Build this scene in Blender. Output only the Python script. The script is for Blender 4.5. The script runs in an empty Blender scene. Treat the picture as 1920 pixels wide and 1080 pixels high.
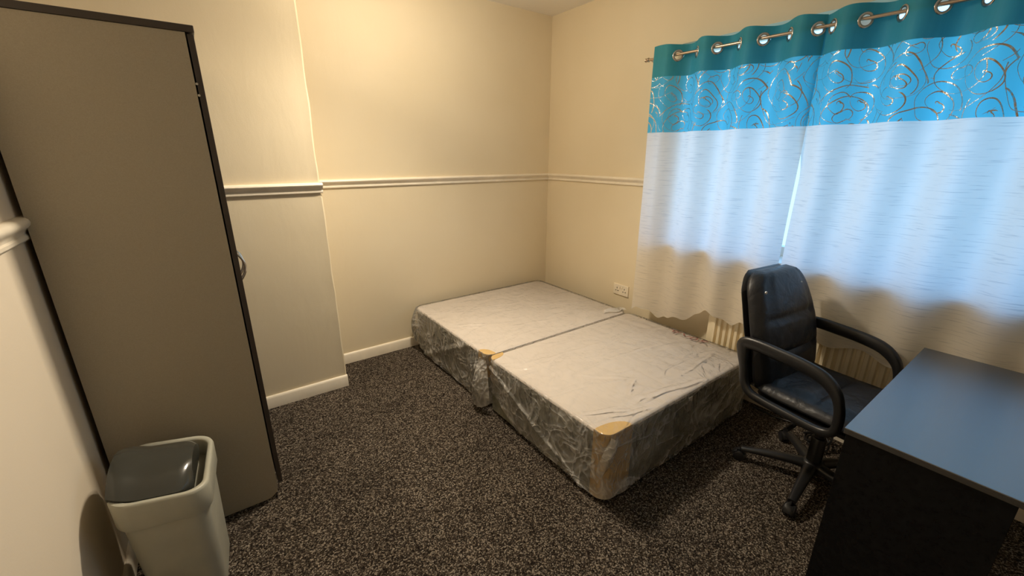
import bpy, bmesh, math, random
from mathutils import Vector, Matrix, noise

random.seed(4)
scene = bpy.context.scene
COL = scene.collection
PI = math.pi

# ------------------------------------------------------------------ camera
CAM_H = 1.468
yaw, pitch, roll = math.radians(36.114), math.radians(17.587), math.radians(0.147)
cam = bpy.data.cameras.new('camera')
cam_ob = bpy.data.objects.new('camera', cam)
COL.objects.link(cam_ob)
fw = Vector((math.sin(yaw) * math.cos(pitch), math.cos(yaw) * math.cos(pitch), -math.sin(pitch)))
rt = Vector((math.cos(yaw), -math.sin(yaw), 0))
up = rt.cross(fw)
r2 = rt * math.cos(roll) + up * math.sin(roll)
u2 = -rt * math.sin(roll) + up * math.cos(roll)
M = Matrix(((r2.x, u2.x, -fw.x, 0), (r2.y, u2.y, -fw.y, 0), (r2.z, u2.z, -fw.z, CAM_H), (0, 0, 0, 1)))
cam_ob.matrix_world = M
cam.sensor_width = 36.0
cam.lens = 36.0 * 785.4 / 1920.0
cam.clip_start = 0.02
scene.camera = cam_ob

# ------------------------------------------------------------------ sky, lamp, exposure
SKY = 3.3
world = bpy.data.worlds.new('sky')
scene.world = world
world.use_nodes = True
wn, wl = world.node_tree.nodes, world.node_tree.links
wn.clear()
wo = wn.new('ShaderNodeOutputWorld')
bg = wn.new('ShaderNodeBackground')
tc = wn.new('ShaderNodeTexCoord')
sp = wn.new('ShaderNodeSeparateXYZ')
cr = wn.new('ShaderNodeValToRGB')
wl.new(tc.outputs['Generated'], sp.inputs[0])
wl.new(sp.outputs['Z'], cr.inputs['Fac'])
cr.color_ramp.elements[0].position = 0.0
cr.color_ramp.elements[0].color = (0.22, 0.33, 0.37, 1)
cr.color_ramp.elements[1].position = 0.10
cr.color_ramp.elements[1].color = (0.25, 0.57, 1.0, 1)
wl.new(cr.outputs[0], bg.inputs[0])
bg.inputs[1].default_value = SKY
wl.new(bg.outputs[0], wo.inputs[0])

LAMP = (1.05, 2.10, 2.30)
LAMP_GLOW, LAMP_BEAM = 6.5, 38.0
LAMP_COL = (1.0, 0.865, 0.68)
LAMP_AIM = (-0.30, -0.42, -1.0)
for i, (dx, dy) in enumerate(((0.0, 0.06), (-0.07, -0.02), (0.07, -0.04))):
    for kind, watt in (('POINT', LAMP_GLOW), ('SPOT', LAMP_BEAM)):
        l = bpy.data.lights.new('ceiling_spot', kind)
        l.energy = watt
        l.color = LAMP_COL
        l.shadow_soft_size = 0.03
        if kind == 'SPOT':
            l.spot_size = math.radians(165)
            l.spot_blend = 1.0
        o = bpy.data.objects.new('ceiling_spot', l)
        o.location = (LAMP[0] + dx, LAMP[1] + dy, LAMP[2])
        if kind == 'SPOT':
            aim = Vector(LAMP_AIM)
            o.rotation_euler = aim.to_track_quat('-Z', 'Y').to_euler()
        COL.objects.link(o)

scene.view_settings.view_transform = 'Standard'
scene.view_settings.look = 'None'
scene.view_settings.gamma = 1.0
scene.view_settings.use_curve_mapping = False
scene.view_settings.exposure = 0.24
cy = scene.cycles
cy.use_denoising = True
cy.max_bounces = 10
cy.diffuse_bounces = 6
cy.glossy_bounces = 4
cy.transmission_bounces = 8
cy.transparent_max_bounces = 16
cy.sample_clamp_indirect = 6.0
cy.caustics_reflective = False
cy.caustics_refractive = False

# ------------------------------------------------------------------ room numbers
XL, XR, YB, YF, ZC = -0.45, 2.567, 2.97, -1.6, 2.544
YC, XCH = 2.651, 0.561
WIN_Y0, WIN_Y1, WIN_Z0, WIN_Z1 = -0.75, 1.74, 0.91, 2.125


# ------------------------------------------------------------------ helpers
def obj(name, bm, mat, parent=None, smooth=False, angle=None):
    me = bpy.data.meshes.new(name)
    bmesh.ops.recalc_face_normals(bm, faces=bm.faces)
    bm.to_mesh(me)
    bm.free()
    for m in (mat if isinstance(mat, (list, tuple)) else [mat]):
        me.materials.append(m)
    if smooth:
        me.polygons.foreach_set('use_smooth', [True] * len(me.polygons))
        if angle:
            me.set_sharp_from_angle(angle=math.radians(angle))
    o = bpy.data.objects.new(name, me)
    COL.objects.link(o)
    if parent:
        o.parent = parent
    return o


def thing(name, label, cat, loc=(0, 0, 0), rz=0, group=None):
    o = bpy.data.objects.new(name, None)
    o.empty_display_size = 0.1
    COL.objects.link(o)
    o.location = loc
    o.rotation_euler = (0, 0, rz)
    tag(o, label, cat, group)
    return o


def tag(o, label, cat, group=None):
    o['label'] = label
    o['category'] = cat
    if group:
        o['group'] = group
    return o


def struct(name, bm, mat, parent=None, **k):
    o = obj(name, bm, mat, parent, **k)
    if parent is None:
        o['kind'] = 'structure'
    return o


def box(bm, x0, x1, y0, y1, z0, z1, bev=0.0, seg=2):
    r = bmesh.ops.create_cube(bm, size=1.0)
    vs = r['verts']
    for v in vs:
        v.co = Vector((x0 + (v.co.x + .5) * (x1 - x0), y0 + (v.co.y + .5) * (y1 - y0), z0 + (v.co.z + .5) * (z1 - z0)))
    if bev > 0:
        es = list({e for v in vs for e in v.link_edges})
        bmesh.ops.bevel(bm, geom=es, offset=bev, segments=seg, profile=0.5, affect='EDGES')


def new_box(*a, **k):
    bm = bmesh.new()
    box(bm, *a, **k)
    return bm


def quad_hole_wall(bm, x, t, y0, y1, z0, z1, hy0, hy1, hz0, hz1):
    box(bm, x, x + t, y0, hy0, z0, z1)
    box(bm, x, x + t, hy1, y1, z0, z1)
    box(bm, x, x + t, hy0, hy1, z0, hz0)
    box(bm, x, x + t, hy0, hy1, hz1, z1)


def sweep(bm, pts, rx, ry=None, n=10, closed=False, upv=Vector((0, 0, 1)), power=1.0):
    """tube of elliptical (or squarish, power<1) section along points; rx across, ry along upv-ish. rx may be a list"""
    pts = [Vector(p) for p in pts]
    m = len(pts)
    rings = []
    for i, p in enumerate(pts):
        a = pts[(i - 1) % m] if (closed or i > 0) else p
        b = pts[(i + 1) % m] if (closed or i < m - 1) else p
        t = (b - a).normalized()
        side = t.cross(upv)
        if side.length < 1e-4:
            side = t.cross(Vector((0, 1, 0)))
        side.normalize()
        nn = side.cross(t).normalized()
        ax = rx[i] if isinstance(rx, (list, tuple)) else rx
        ay = (ry[i] if isinstance(ry, (list, tuple)) else ry) if ry is not None else ax
        ring = []
        for k in range(n):
            th = 2 * PI * k / n
            c, s = math.cos(th), math.sin(th)
            c = math.copysign(abs(c) ** power, c)
            s = math.copysign(abs(s) ** power, s)
            ring.append(bm.verts.new(p + side * c * ax + nn * s * ay))
        rings.append(ring)
    rr = range(m if closed else m - 1)
    for i in rr:
        A, B = rings[i], rings[(i + 1) % m]
        for k in range(n):
            bm.faces.new((A[k], A[(k + 1) % n], B[(k + 1) % n], B[k]))
    if not closed:
        bm.faces.new(rings[0][::-1])
        bm.faces.new(rings[-1])


def prism(bm, prof, p0, p1, out):
    """extrude a (depth, z) profile along p0->p1; depth goes along 'out'"""
    p0, p1, out = Vector(p0), Vector(p1), Vector(out)
    A = [bm.verts.new(p0 + out * d + Vector((0, 0, z))) for d, z in prof]
    B = [bm.verts.new(p1 + out * d + Vector((0, 0, z))) for d, z in prof]
    n = len(prof)
    for i in range(n):
        bm.faces.new((A[i], A[(i + 1) % n], B[(i + 1) % n], B[i]))
    bm.faces.new(A[::-1])
    bm.faces.new(B)


def lathe(bm, prof, n=24, loc=(0, 0, 0), axis='Z'):
    rings = []
    for r, z in prof:
        ring = []
        for k in range(n):
            a = 2 * PI * k / n
            v = Vector((r * math.cos(a), r * math.sin(a), z))
            if axis == 'Y':
                v = Vector((v.x, v.z, v.y))
            elif axis == 'X':
                v = Vector((v.z, v.x, v.y))
            ring.append(bm.verts.new(v + Vector(loc)))
        rings.append(ring)
    for A, B in zip(rings, rings[1:]):
        for k in range(n):
            bm.faces.new((A[k], A[(k + 1) % n], B[(k + 1) % n], B[k]))
    bm.faces.new(rings[0][::-1])
    bm.faces.new(rings[-1])


def rrect(hx, hy, r, n=8):
    """rounded rectangle outline, counter-clockwise"""
    out = []
    for cx, cy_, a0 in ((hx - r, hy - r, 0), (-hx + r, hy - r, PI / 2), (-hx + r, -hy + r, PI), (hx - r, -hy + r, 1.5 * PI)):
        for k in range(n + 1):
            a = a0 + (PI / 2) * k / n
            out.append((cx + r * math.cos(a), cy_ + r * math.sin(a)))
    return out


def loft(bm, rings, cap0=True, cap1=True):
    R = [[bm.verts.new(Vector(p)) for p in ring] for ring in rings]
    n = len(R[0])
    for A, B in zip(R, R[1:]):
        for k in range(n):
            bm.faces.new((A[k], A[(k + 1) % n], B[(k + 1) % n], B[k]))
    if cap0:
        bm.faces.new(R[0][::-1])
    if cap1:
        bm.faces.new(R[-1])
    return R


def smoothstep(a, b, x):
    t = max(0.0, min(1.0, (x - a) / (b - a)))
    return t * t * (3 - 2 * t)


# ------------------------------------------------------------------ materials
class NT:
    def __init__(s, name):
        s.m = bpy.data.materials.new(name)
        s.m.use_nodes = True
        s.t = s.m.node_tree
        s.n, s.l = s.t.nodes, s.t.links
        s.n.clear()
        s.out = s.n.new('ShaderNodeOutputMaterial')

    def new(s, typ, **k):
        nd = s.n.new('ShaderNode' + typ)
        for a, v in k.items():
            setattr(nd, a, v)
        return nd

    def set(s, inp, v):
        if hasattr(v, 'is_linked') or isinstance(v, bpy.types.NodeSocket):
            s.l.new(v, inp)
        else:
            if isinstance(v, tuple) and len(v) == 3 and inp.type == 'RGBA':
                v = v + (1,)
            inp.default_value = v

    def math(s, op, a, b=None, c=None, clamp=False):
        nd = s.new('Math', operation=op)
        nd.use_clamp = clamp
        s.set(nd.inputs[0], a)
        if b is not None:
            s.set(nd.inputs[1], b)
        if c is not None:
            s.set(nd.inputs[2], c)
        return nd.outputs[0]

    def coord(s, kind='Object', scale=(1, 1, 1), loc=(0, 0, 0), rot=(0, 0, 0)):
        tcn = s.new('TexCoord')
        mp = s.new('Mapping')
        mp.inputs['Scale'].default_value = scale
        mp.inputs['Location'].default_value = loc
        mp.inputs['Rotation'].default_value = rot
        s.l.new(tcn.outputs[kind], mp.inputs[0])
        return mp.outputs[0]

    def noise(s, vec, scale, detail=3, rough=0.55, dist=0.0):
        nd = s.new('TexNoise')
        s.l.new(vec, nd.inputs['Vector'])
        nd.inputs['Scale'].default_value = scale
        nd.inputs['Detail'].default_value = detail
        nd.inputs['Roughness'].default_value = rough
        nd.inputs['Distortion'].default_value = dist
        return nd.outputs[0]

    def ramp(s, fac, stops):
        nd = s.new('ValToRGB')
        e = nd.color_ramp.elements
        while len(e) < len(stops):
            e.new(0.5)
        for el, (p, c) in zip(e, stops):
            el.position = p
            if isinstance(c, (int, float)):
                c = (c, c, c)
            el.color = tuple(c[:3]) + (1,)
        s.l.new(fac, nd.inputs[0])
        return nd.outputs[0]

    def mix(s, fac, a, b):
        nd = s.new('Mix', data_type='RGBA')
        s.set(nd.inputs[0], fac)
        s.set(nd.inputs[6], a)
        s.set(nd.inputs[7], b)
        return nd.outputs[2]

    def bump(s, h, strength=0.3, dist=0.01, normal=None):
        nd = s.new('Bump')
        nd.inputs['Strength'].default_value = strength
        nd.inputs['Distance'].default_value = dist
        s.l.new(h, nd.inputs['Height'])
        if normal is not None:
            s.l.new(normal, nd.inputs['Normal'])
        return nd.outputs[0]

    def pbsdf(s, col, rough=0.5, metal=0.0, spec=0.5, normal=None, **k):
        b = s.new('BsdfPrincipled')
        s.set(b.inputs['Base Color'], col)
        s.set(b.inputs['Roughness'], rough)
        s.set(b.inputs['Metallic'], metal)
        s.set(b.inputs['Specular IOR Level'], spec)
        if normal is not None:
            s.l.new(normal, b.inputs['Normal'])
        for kk, v in k.items():
            s.set(b.inputs[kk], v)
        return b.outputs[0]

    def mixsh(s, fac, a, b):
        nd = s.new('MixShader')
        s.set(nd.inputs[0], fac)
        s.l.new(a, nd.inputs[1])
        s.l.new(b, nd.inputs[2])
        return nd.outputs[0]

    def done(s, sh):
        s.l.new(sh, s.out.inputs[0])
        return s.m


def plain(name, col, rough=0.5, metal=0.0, spec=0.5, bscale=None, bstr=0.1):
    t = NT(name)
    nrm = None
    v = t.coord('Object')
    n1 = t.noise(v, 9.0, 4)
    c = t.mix(t.ramp(n1, [(0.3, 0.0), (0.7, 1.0)]), tuple(x * 0.93 for x in col), tuple(min(1, x * 1.06) for x in col))
    if bscale:
        nrm = t.bump(t.noise(v, bscale, 3), bstr, 0.003)
    return t.done(t.pbsdf(c, rough, metal, spec, nrm))


def wall_mat(name, col, col2, crease=0.10):
    t = NT(name)
    v = t.coord('Object')
    big = t.noise(v, 1.3, 3)
    c = t.mix(t.ramp(big, [(0.35, 0.0), (0.68, 1.0)]), col, col2)
    fine = t.noise(v, 160.0, 2)
    mid = t.noise(t.coord('Object', scale=(3.0, 3.0, 1.2)), 2.6, 3, 0.5, 0.4)
    n1 = t.bump(mid, crease, 0.02)
    n2 = t.bump(fine, 0.12, 0.002, n1)
    return t.done(t.pbsdf(c, 0.62, 0, 0.35, n2))


M_WALL = wall_mat('cream_painted_wallpaper', (0.735, 0.63, 0.44), (0.765, 0.665, 0.48), 0.12)
M_WALL_L = wall_mat('cream_painted_wallpaper_plain', (0.74, 0.645, 0.505), (0.77, 0.675, 0.535), 0.06)
M_CEIL = wall_mat('white_ceiling_paint', (0.83, 0.79, 0.72), (0.85, 0.82, 0.76), 0.1)
M_TRIM = plain('off_white_gloss_trim', (0.82, 0.74, 0.60), 0.35, 0, 0.5, 12, 0.05)


def carpet_mat():
    t = NT('brown_flecked_carpet')
    v = t.coord('Object')
    vo = t.new('TexVoronoi')
    t.l.new(v, vo.inputs['Vector'])
    vo.inputs['Scale'].default_value = 220.0
    rnd = t.new('SeparateColor')
    t.l.new(vo.outputs['Color'], rnd.inputs[0])
    base = t.ramp(rnd.outputs[0], [(0.0, (0.010, 0.007, 0.005)), (0.38, (0.045, 0.034, 0.025)), (0.70, (0.125, 0.098, 0.074)), (0.95, (0.40, 0.34, 0.27))])
    wear = t.ramp(t.noise(v, 2.2, 4), [(0.3, 0.58), (0.7, 0.88)])
    mul = t.new('Mix', data_type='RGBA', blend_type='MULTIPLY')
    mul.inputs[0].default_value = 1.0
    t.l.new(base, mul.inputs[6])
    t.l.new(wear, mul.inputs[7])
    h = t.math('SUBTRACT', 1.0, vo.outputs['Distance'])
    n1 = t.noise(v, 75.0, 4, 0.7)
    n = t.bump(h, 0.8, 0.006)
    n = t.bump(n1, 0.55, 0.01, n)
    return t.done(t.pbsdf(mul.outputs[2], 0.95, 0, 0.1, n))


M_CARPET = carpet_mat()

# ------------------------------------------------------------------ the room
bm = new_box(XL - 0.15, XR + 0.3, YF - 0.15, YB + 0.15, -0.12, 0.0)
floor = struct('floor', bm, M_CARPET)
bm = new_box(XL - 0.15, XR + 0.3, YF - 0.15, YB + 0.15, ZC, ZC + 0.12)
struct('ceiling', bm, M_CEIL)
bm = new_box(XL - 0.15, XR, YB, YB + 0.15, 0, ZC)
struct('wall_back', bm, M_WALL)
bm = new_box(XL - 0.15, XL, YF, YB, 0, ZC)
struct('wall_left', bm, M_WALL_L)
bm = new_box(XL - 0.15, XR, YF - 0.15, YF, 0, ZC)
struct('wall_front', bm, M_WALL_L)
bm = bmesh.new()
quad_hole_wall(bm, XR, 0.27, YF, YB + 0.15, 0, ZC, WIN_Y0, WIN_Y1, WIN_Z0, WIN_Z1)
struct('wall_right', bm, M_WALL)

# chimney breast: its outer arris is soft, with lumpy lining paper
bm = bmesh.new()
N = 60
cols = []
for i in range(N + 1):
    z = ZC * i / N
    w = 0.006 * noise.noise(Vector((0.3, 7.1, z * 5.0))) + (0.008 if z < 1.26 else 0.0)
    lip = 0.0035 + 0.003 * noise.noise(Vector((4.3, 1.1, z * 9.0)))
    cols.append([(XL, YB, z), (XL, YC, z), (XCH - 0.045 + w, YC, z), (XCH - 0.016 + w, YC - lip * .6, z), (XCH - 0.004 + w, YC - lip, z),
                 (XCH + lip + w, YC + 0.004, z), (XCH + w, YC + 0.02, z), (XCH + w, YB, z)])
loft(bm, cols)
struct('wall_chimney', bm, M_WALL, smooth=True, angle=40)

# dado rails and skirting
DADO = [(0, -0.035), (0.010, -0.035), (0.013, -0.031), (0.013, -0.022), (0.009, -0.017), (0.010, -0.010), (0.015, -0.003), (0.021, 0.003),
        (0.027, 0.010), (0.029, 0.018), (0.026, 0.026), (0.020, 0.031), (0.012, 0.033), (0, 0.033)]
DADO_S = [(d * 0.9, z * 0.82) for d, z in DADO]


def rail(name, prof, p0, p1, out, mat=M_TRIM):
    b = bmesh.new()
    prism(b, prof, p0, p1, out)
    return struct(name, b, mat, smooth=True, angle=35)


ZD = 1.288
rail('trim_1', DADO_S, (XCH, YB, ZD), (XR, YB, ZD), (0, -1, 0))
rail('trim_2', [(d * .95, z * .86) for d, z in DADO], (XL, YC, ZD), (XCH + 0.014, YC, ZD), (0, -1, 0))
rail('trim_3', DADO_S, (XR, YB - 0.02, ZD), (XR, WIN_Y1, ZD), (-1, 0, 0))
rail('trim_4', DADO, (XL, YF, 1.258), (XL, YB, 1.258), (1, 0, 0))


def skirt_prof(h, t=0.016):
    return [(0, 0), (t, 0), (t, h - 0.014), (t - 0.005, h - 0.003), (t - 0.010, h), (0, h)]


rail('baseboard_back', skirt_prof(0.078), (XCH, YB, 0), (XR, YB, 0), (0, -1, 0))
rail('baseboard_chimney', skirt_prof(0.078), (XL, YC, 0), (XCH + 0.016, YC, 0), (0, -1, 0))
rail('baseboard_right', skirt_prof(0.10), (XR, YF, 0), (XR, YB, 0), (-1, 0, 0))
rail('baseboard_left', skirt_prof(0.078), (XL, YF, 0), (XL, YB, 0), (1, 0, 0))

# window
M_UPVC = plain('white_window_plastic', (0.80, 0.82, 0.83), 0.3)


def glass_mat():
    t = NT('window_glass')
    tr = t.new('BsdfTransparent')
    tr.inputs[0].default_value = (0.95, 0.97, 0.97, 1)
    gl = t.new('BsdfGlossy')
    gl.inputs['Roughness'].default_value = 0.02
    lw = t.new('LayerWeight')
    lw.inputs[0].default_value = 0.15
    return t.done(t.mixsh(t.math('MULTIPLY', lw.outputs['Fresnel'], 0.6), tr.outputs[0], gl.outputs[0]))


M_GLASS = glass_mat()
bm = bmesh.new()
fx0, fx1 = XR + 0.11, XR + 0.17
T = 0.055
box(bm, fx0, fx1, WIN_Y0, WIN_Y1, WIN_Z0, WIN_Z0 + T, .004)
box(bm, fx0, fx1, WIN_Y0, WIN_Y1, WIN_Z1 - T * .7, WIN_Z1, .004)
for yy in (WIN_Y0, -0.02, 0.82, WIN_Y1 - T):
    box(bm, fx0, fx1, yy, yy + T, WIN_Z0 + T, WIN_Z1 - T * .7, .004)
win = struct('window_1', bm, M_UPVC)
bm = bmesh.new()
for a, b in ((WIN_Y0 + T, -0.02), (-0.02 + T, 0.82), (0.82 + T, WIN_Y1 - T)):
    box(bm, fx0 + 0.02, fx0 + 0.026, a, b, WIN_Z0 + T, WIN_Z1 - T * .7)
obj('pane', bm, M_GLASS, win)
bm = new_box(XR - 0.095, fx0, WIN_Y0 + 0.001, WIN_Y1 - 0.001, WIN_Z0 - 0.02, WIN_Z0 + 0.004, bev=.004)
obj('window_sill', bm, M_UPVC, win)

# daylight portal in the opening only guides sampling of the sky
pl = bpy.data.lights.new('window_daylight_portal', 'AREA')
pl.shape = 'RECTANGLE'
pl.size = WIN_Z1 - WIN_Z0
pl.size_y = WIN_Y1 - WIN_Y0
pl.cycles.is_portal = True
po = bpy.data.objects.new('window_daylight_portal', pl)
po.location = (XR + 0.24, (WIN_Y0 + WIN_Y1) / 2, (WIN_Z0 + WIN_Z1) / 2)
po.rotation_euler = (0, PI / 2, 0)
COL.objects.link(po)

# ------------------------------------------------------------------ wardrobe
M_WARD = NT('grey_brown_laminate')
v = M_WARD.coord('Object')
c = M_WARD.mix(M_WARD.noise(v, 420.0, 2), (0.30, 0.26, 0.188), (0.41, 0.355, 0.258))
M_WARD = M_WARD.done(M_WARD.pbsdf(c, 0.42, 0, 0.45, M_WARD.bump(M_WARD.noise(v, 600, 2), 0.03, 0.0005)))
M_WARD_D = plain('dark_brown_laminate_edge', (0.045, 0.034, 0.027), 0.4)
M_CHROME = plain('polished_chrome', (0.78, 0.75, 0.70), 0.16, 1.0)
M_HINGE = plain('brushed_steel', (0.6, 0.58, 0.54), 0.35, 1.0)

WX0, WX1, WY0, WY1, WZ = -0.432, 0.050, 1.845, 2.60, 1.862
wx, wy = (WX0 + WX1) / 2, (WY0 + WY1) / 2
ward = thing('wardrobe', 'tall grey-brown two-door wardrobe against the left wall', 'wardrobe', (wx, wy, 0))


def side_panel(y0, y1):
    pr = [(WX0, 0.004), (WX1 - 0.050, 0.004)]
    for k in range(9):
        a = -PI / 2 + (PI / 2) * k / 8
        pr.append((WX1 - 0.050 + 0.050 * math.cos(a), 0.054 + 0.050 * math.sin(a)))
    pr += [(WX1, WZ - 0.022), (WX0, WZ - 0.022)]
    b = bmesh.new()
    A = [b.verts.new((x - wx, y0 - wy, z)) for x, z in pr]
    B = [b.verts.new((x - wx, y1 - wy, z)) for x, z in pr]
    n = len(pr)
    for i in range(n):
        b.faces.new((A[i], A[(i + 1) % n], B[(i + 1) % n], B[i]))
    b.faces.new(A[::-1])
    b.faces.new(B)
    return b


obj('side_panel', side_panel(WY0, WY0 + 0.016), M_WARD, ward)
obj('side_panel', side_panel(WY1 - 0.016, WY1), M_WARD, ward)
obj('top_panel', new_box(WX0 - wx, WX1 + 0.026 - wx, WY0 - 0.004 - wy, WY1 + 0.004 - wy, WZ - 0.021, WZ, bev=.002), M_WARD_D, ward)
obj('back_panel', new_box(WX0 + 0.004 - wx, WX0 + 0.008 - wx, WY0 + 0.016 - wy, WY1 - 0.016 - wy, 0.06, WZ - 0.022), M_WARD_D, ward)
obj('bottom_shelf', new_box(WX0 + 0.008 - wx, WX1 - 0.002 - wx, WY0 + 0.016 - wy, WY1 - 0.016 - wy, 0.065, 0.081), M_WARD, ward)
obj('plinth', new_box(WX1 - 0.075 - wx, WX1 - 0.06 - wx, WY0 + 0.016 - wy, WY1 - 0.016 - wy, 0.003, 0.064), M_WARD_D, ward)
dmid = (WY0 + WY1) / 2
for k, (a, b_) in enumerate(((WY0 + 0.001, dmid - 0.0015), (dmid + 0.0015, WY1 - 0.001))):
    d = obj('door', new_box(WX1 + 0.005 - wx, WX1 + 0.0225 - wx, a - wy, b_ - wy, 0.068, WZ - 0.026, bev=.0012), M_WARD_D, ward)
    hy = (dmid - 0.045 if k == 0 else dmid + 0.045) - wy
    b = bmesh.new()
    pts = []
    for i in range(15):
        s = i / 14
        pts.append((WX1 + 0.0225 - wx + 0.034 * math.sin(PI * s) ** 0.75, hy, 0.925 + 0.135 * s))
    sweep(b, pts, 0.006, 0.0045, 8, upv=Vector((0, 1, 0)))
    h = obj('handle', b, M_CHROME, d, smooth=True)
    h['label'] = 'chrome bow handle'
    for zz in (1.69, 1.655):
        b = bmesh.new()
        yy = (a if k == 0 else b_) - wy
        lathe(b, [(0.004, -0.003), (0.004, 0.003)], 10, (WX1 + 0.0045 - wx, yy, zz), 'Y')
        obj('hinge_screw', b, M_HINGE, d)

# ------------------------------------------------------------------ swing bin
M_BIN = plain('pale_grey_plastic', (0.39, 0.38, 0.305), 0.42, 0, 0.45, 300, 0.05)
M_FLAP = plain('dark_grey_plastic', (0.045, 0.045, 0.038), 0.13, 0, 0.4)
BX, BY = -0.252, 1.600
binn = thing('swing_bin', 'pale grey plastic swing-top bin with dark flap, in front of the wardrobe', 'bin', (BX, BY, 0), math.radians(-5))


def ring(hx, hy, r, z, tilt=0.0, n=8):
    return [(x, y, z - tilt * x) for x, y in rrect(hx, hy, r, n)]


bm = bmesh.new()
loft(bm, [ring(.086, .120, .045, .003), ring(.094, .128, .05, 0.0), ring(.097, .131, .05, .012), ring(.109, .151, .052, .392), ring(.109, .151, .052, .405, .10)], True, True)
obj('body', bm, M_BIN, binn, smooth=True, angle=40)
bm = bmesh.new()
TL = 0.16
loft(bm, [ring(.108, .150, .052, .388, .10), ring(.117, .160, .056, .385, .10), ring(.1195, .163, .058, .392, .10), ring(.1215, .166, .060, .472, TL),
          ring(.119, .1635, .058, .480, TL), ring(.115, .159, .056, .482, TL), ring(.107, .151, .053, .480, TL), ring(.103, .147, .050, .474, TL), ring(.102, .145, .050, .412, TL)], True, True)
obj('hood', bm, M_BIN, binn, smooth=True, angle=50)
# flap: a barrel lid whose axis runs left to right, closed by end cheeks
bm = bmesh.new()
NU, NV = 20, 22
V, W = [], []
for i in range(NU + 1):
    u = -1 + 2 * i / NU
    x = -0.020 + 0.099 * u
    nar = 1 - (0.26 if u > 0 else 0.12) * max(0.0, (abs(u) - .55) / .45) ** 2.4
    rv, rw = [], []
    for j in range(NV + 1):
        w = -1 + 2 * j / NV
        y = 0.143 * w * nar
        z = 0.478 - TL * x + 0.014 * smoothstep(.2, 1, -u) + 0.050 * (1 - abs(w) ** 2.2) * (1 - 0.10 * abs(u) ** 6)
        rv.append(bm.verts.new((x, y, z)))
        rw.append(bm.verts.new((x * .97, y * .96, 0.448 - TL * x)))
    V.append(rv)
    W.append(rw)
for i in range(NU):
    for j in range(NV):
        bm.faces.new((V[i][j], V[i + 1][j], V[i + 1][j + 1], V[i][j + 1]))
        bm.faces.new((W[i][j], W[i][j + 1], W[i + 1][j + 1], W[i + 1][j]))
for i in range(NU):
    bm.faces.new((V[i][0], W[i][0], W[i + 1][0], V[i + 1][0]))
    bm.faces.new((V[i][NV], V[i + 1][NV], W[i + 1][NV], W[i][NV]))
for j in range(NV):
    bm.faces.new((V[0][j], V[0][j + 1], W[0][j + 1], W[0][j]))
    bm.faces.new((V[NU][j], W[NU][j], W[NU][j + 1], V[NU][j + 1]))
fl = obj('flap', bm, M_FLAP, binn, smooth=True, angle=50)
fl['label'] = 'dark grey swinging flap'

# ------------------------------------------------------------------ divan bed base in two wrapped halves
def fabric_side():
    t = NT('grey_patterned_divan_fabric')
    v = t.coord('Object')
    blot = t.noise(t.coord('Object', scale=(9, 9, 3.2)), 3.0, 4, 0.6, 1.2)
    sepz = t.new('SeparateXYZ')
    t.l.new(v, sepz.inputs[0])
    hi = t.math('SMOOTHSTEP' if False else 'MULTIPLY', t.ramp(sepz.outputs['Z'], [(0.14, 0.15), (0.24, 1.0)]), t.ramp(blot, [(0.50, 0.0), (0.60, 1.0)]))
    sw = t.noise(v, 16.0, 5, 0.6, 1.5)
    base = t.ramp(sw, [(0.3, (0.16, 0.155, 0.118)), (0.55, (0.25, 0.24, 0.185)), (0.75, (0.34, 0.325, 0.26))])
    c = t.mix(t.math('MULTIPLY', hi, 0.92), base, (0.030, 0.029, 0.024))
    n = t.bump(t.noise(v, 420, 2), 0.25, 0.002)
    return t.done(t.pbsdf(c, 0.8, 0, 0.25, n))


def fabric_top():
    t = NT('beige_divan_top_cloth')
    v = t.coord('Object')
    c = t.ramp(t.noise(v, 2.5, 4), [(0.3, (0.74, 0.665, 0.60)), (0.7, (0.80, 0.725, 0.66))])
    n = t.bump(t.noise(v, 300, 2), 0.2, 0.002)
    return t.done(t.pbsdf(c, 0.85, 0, 0.2, n))


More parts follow.
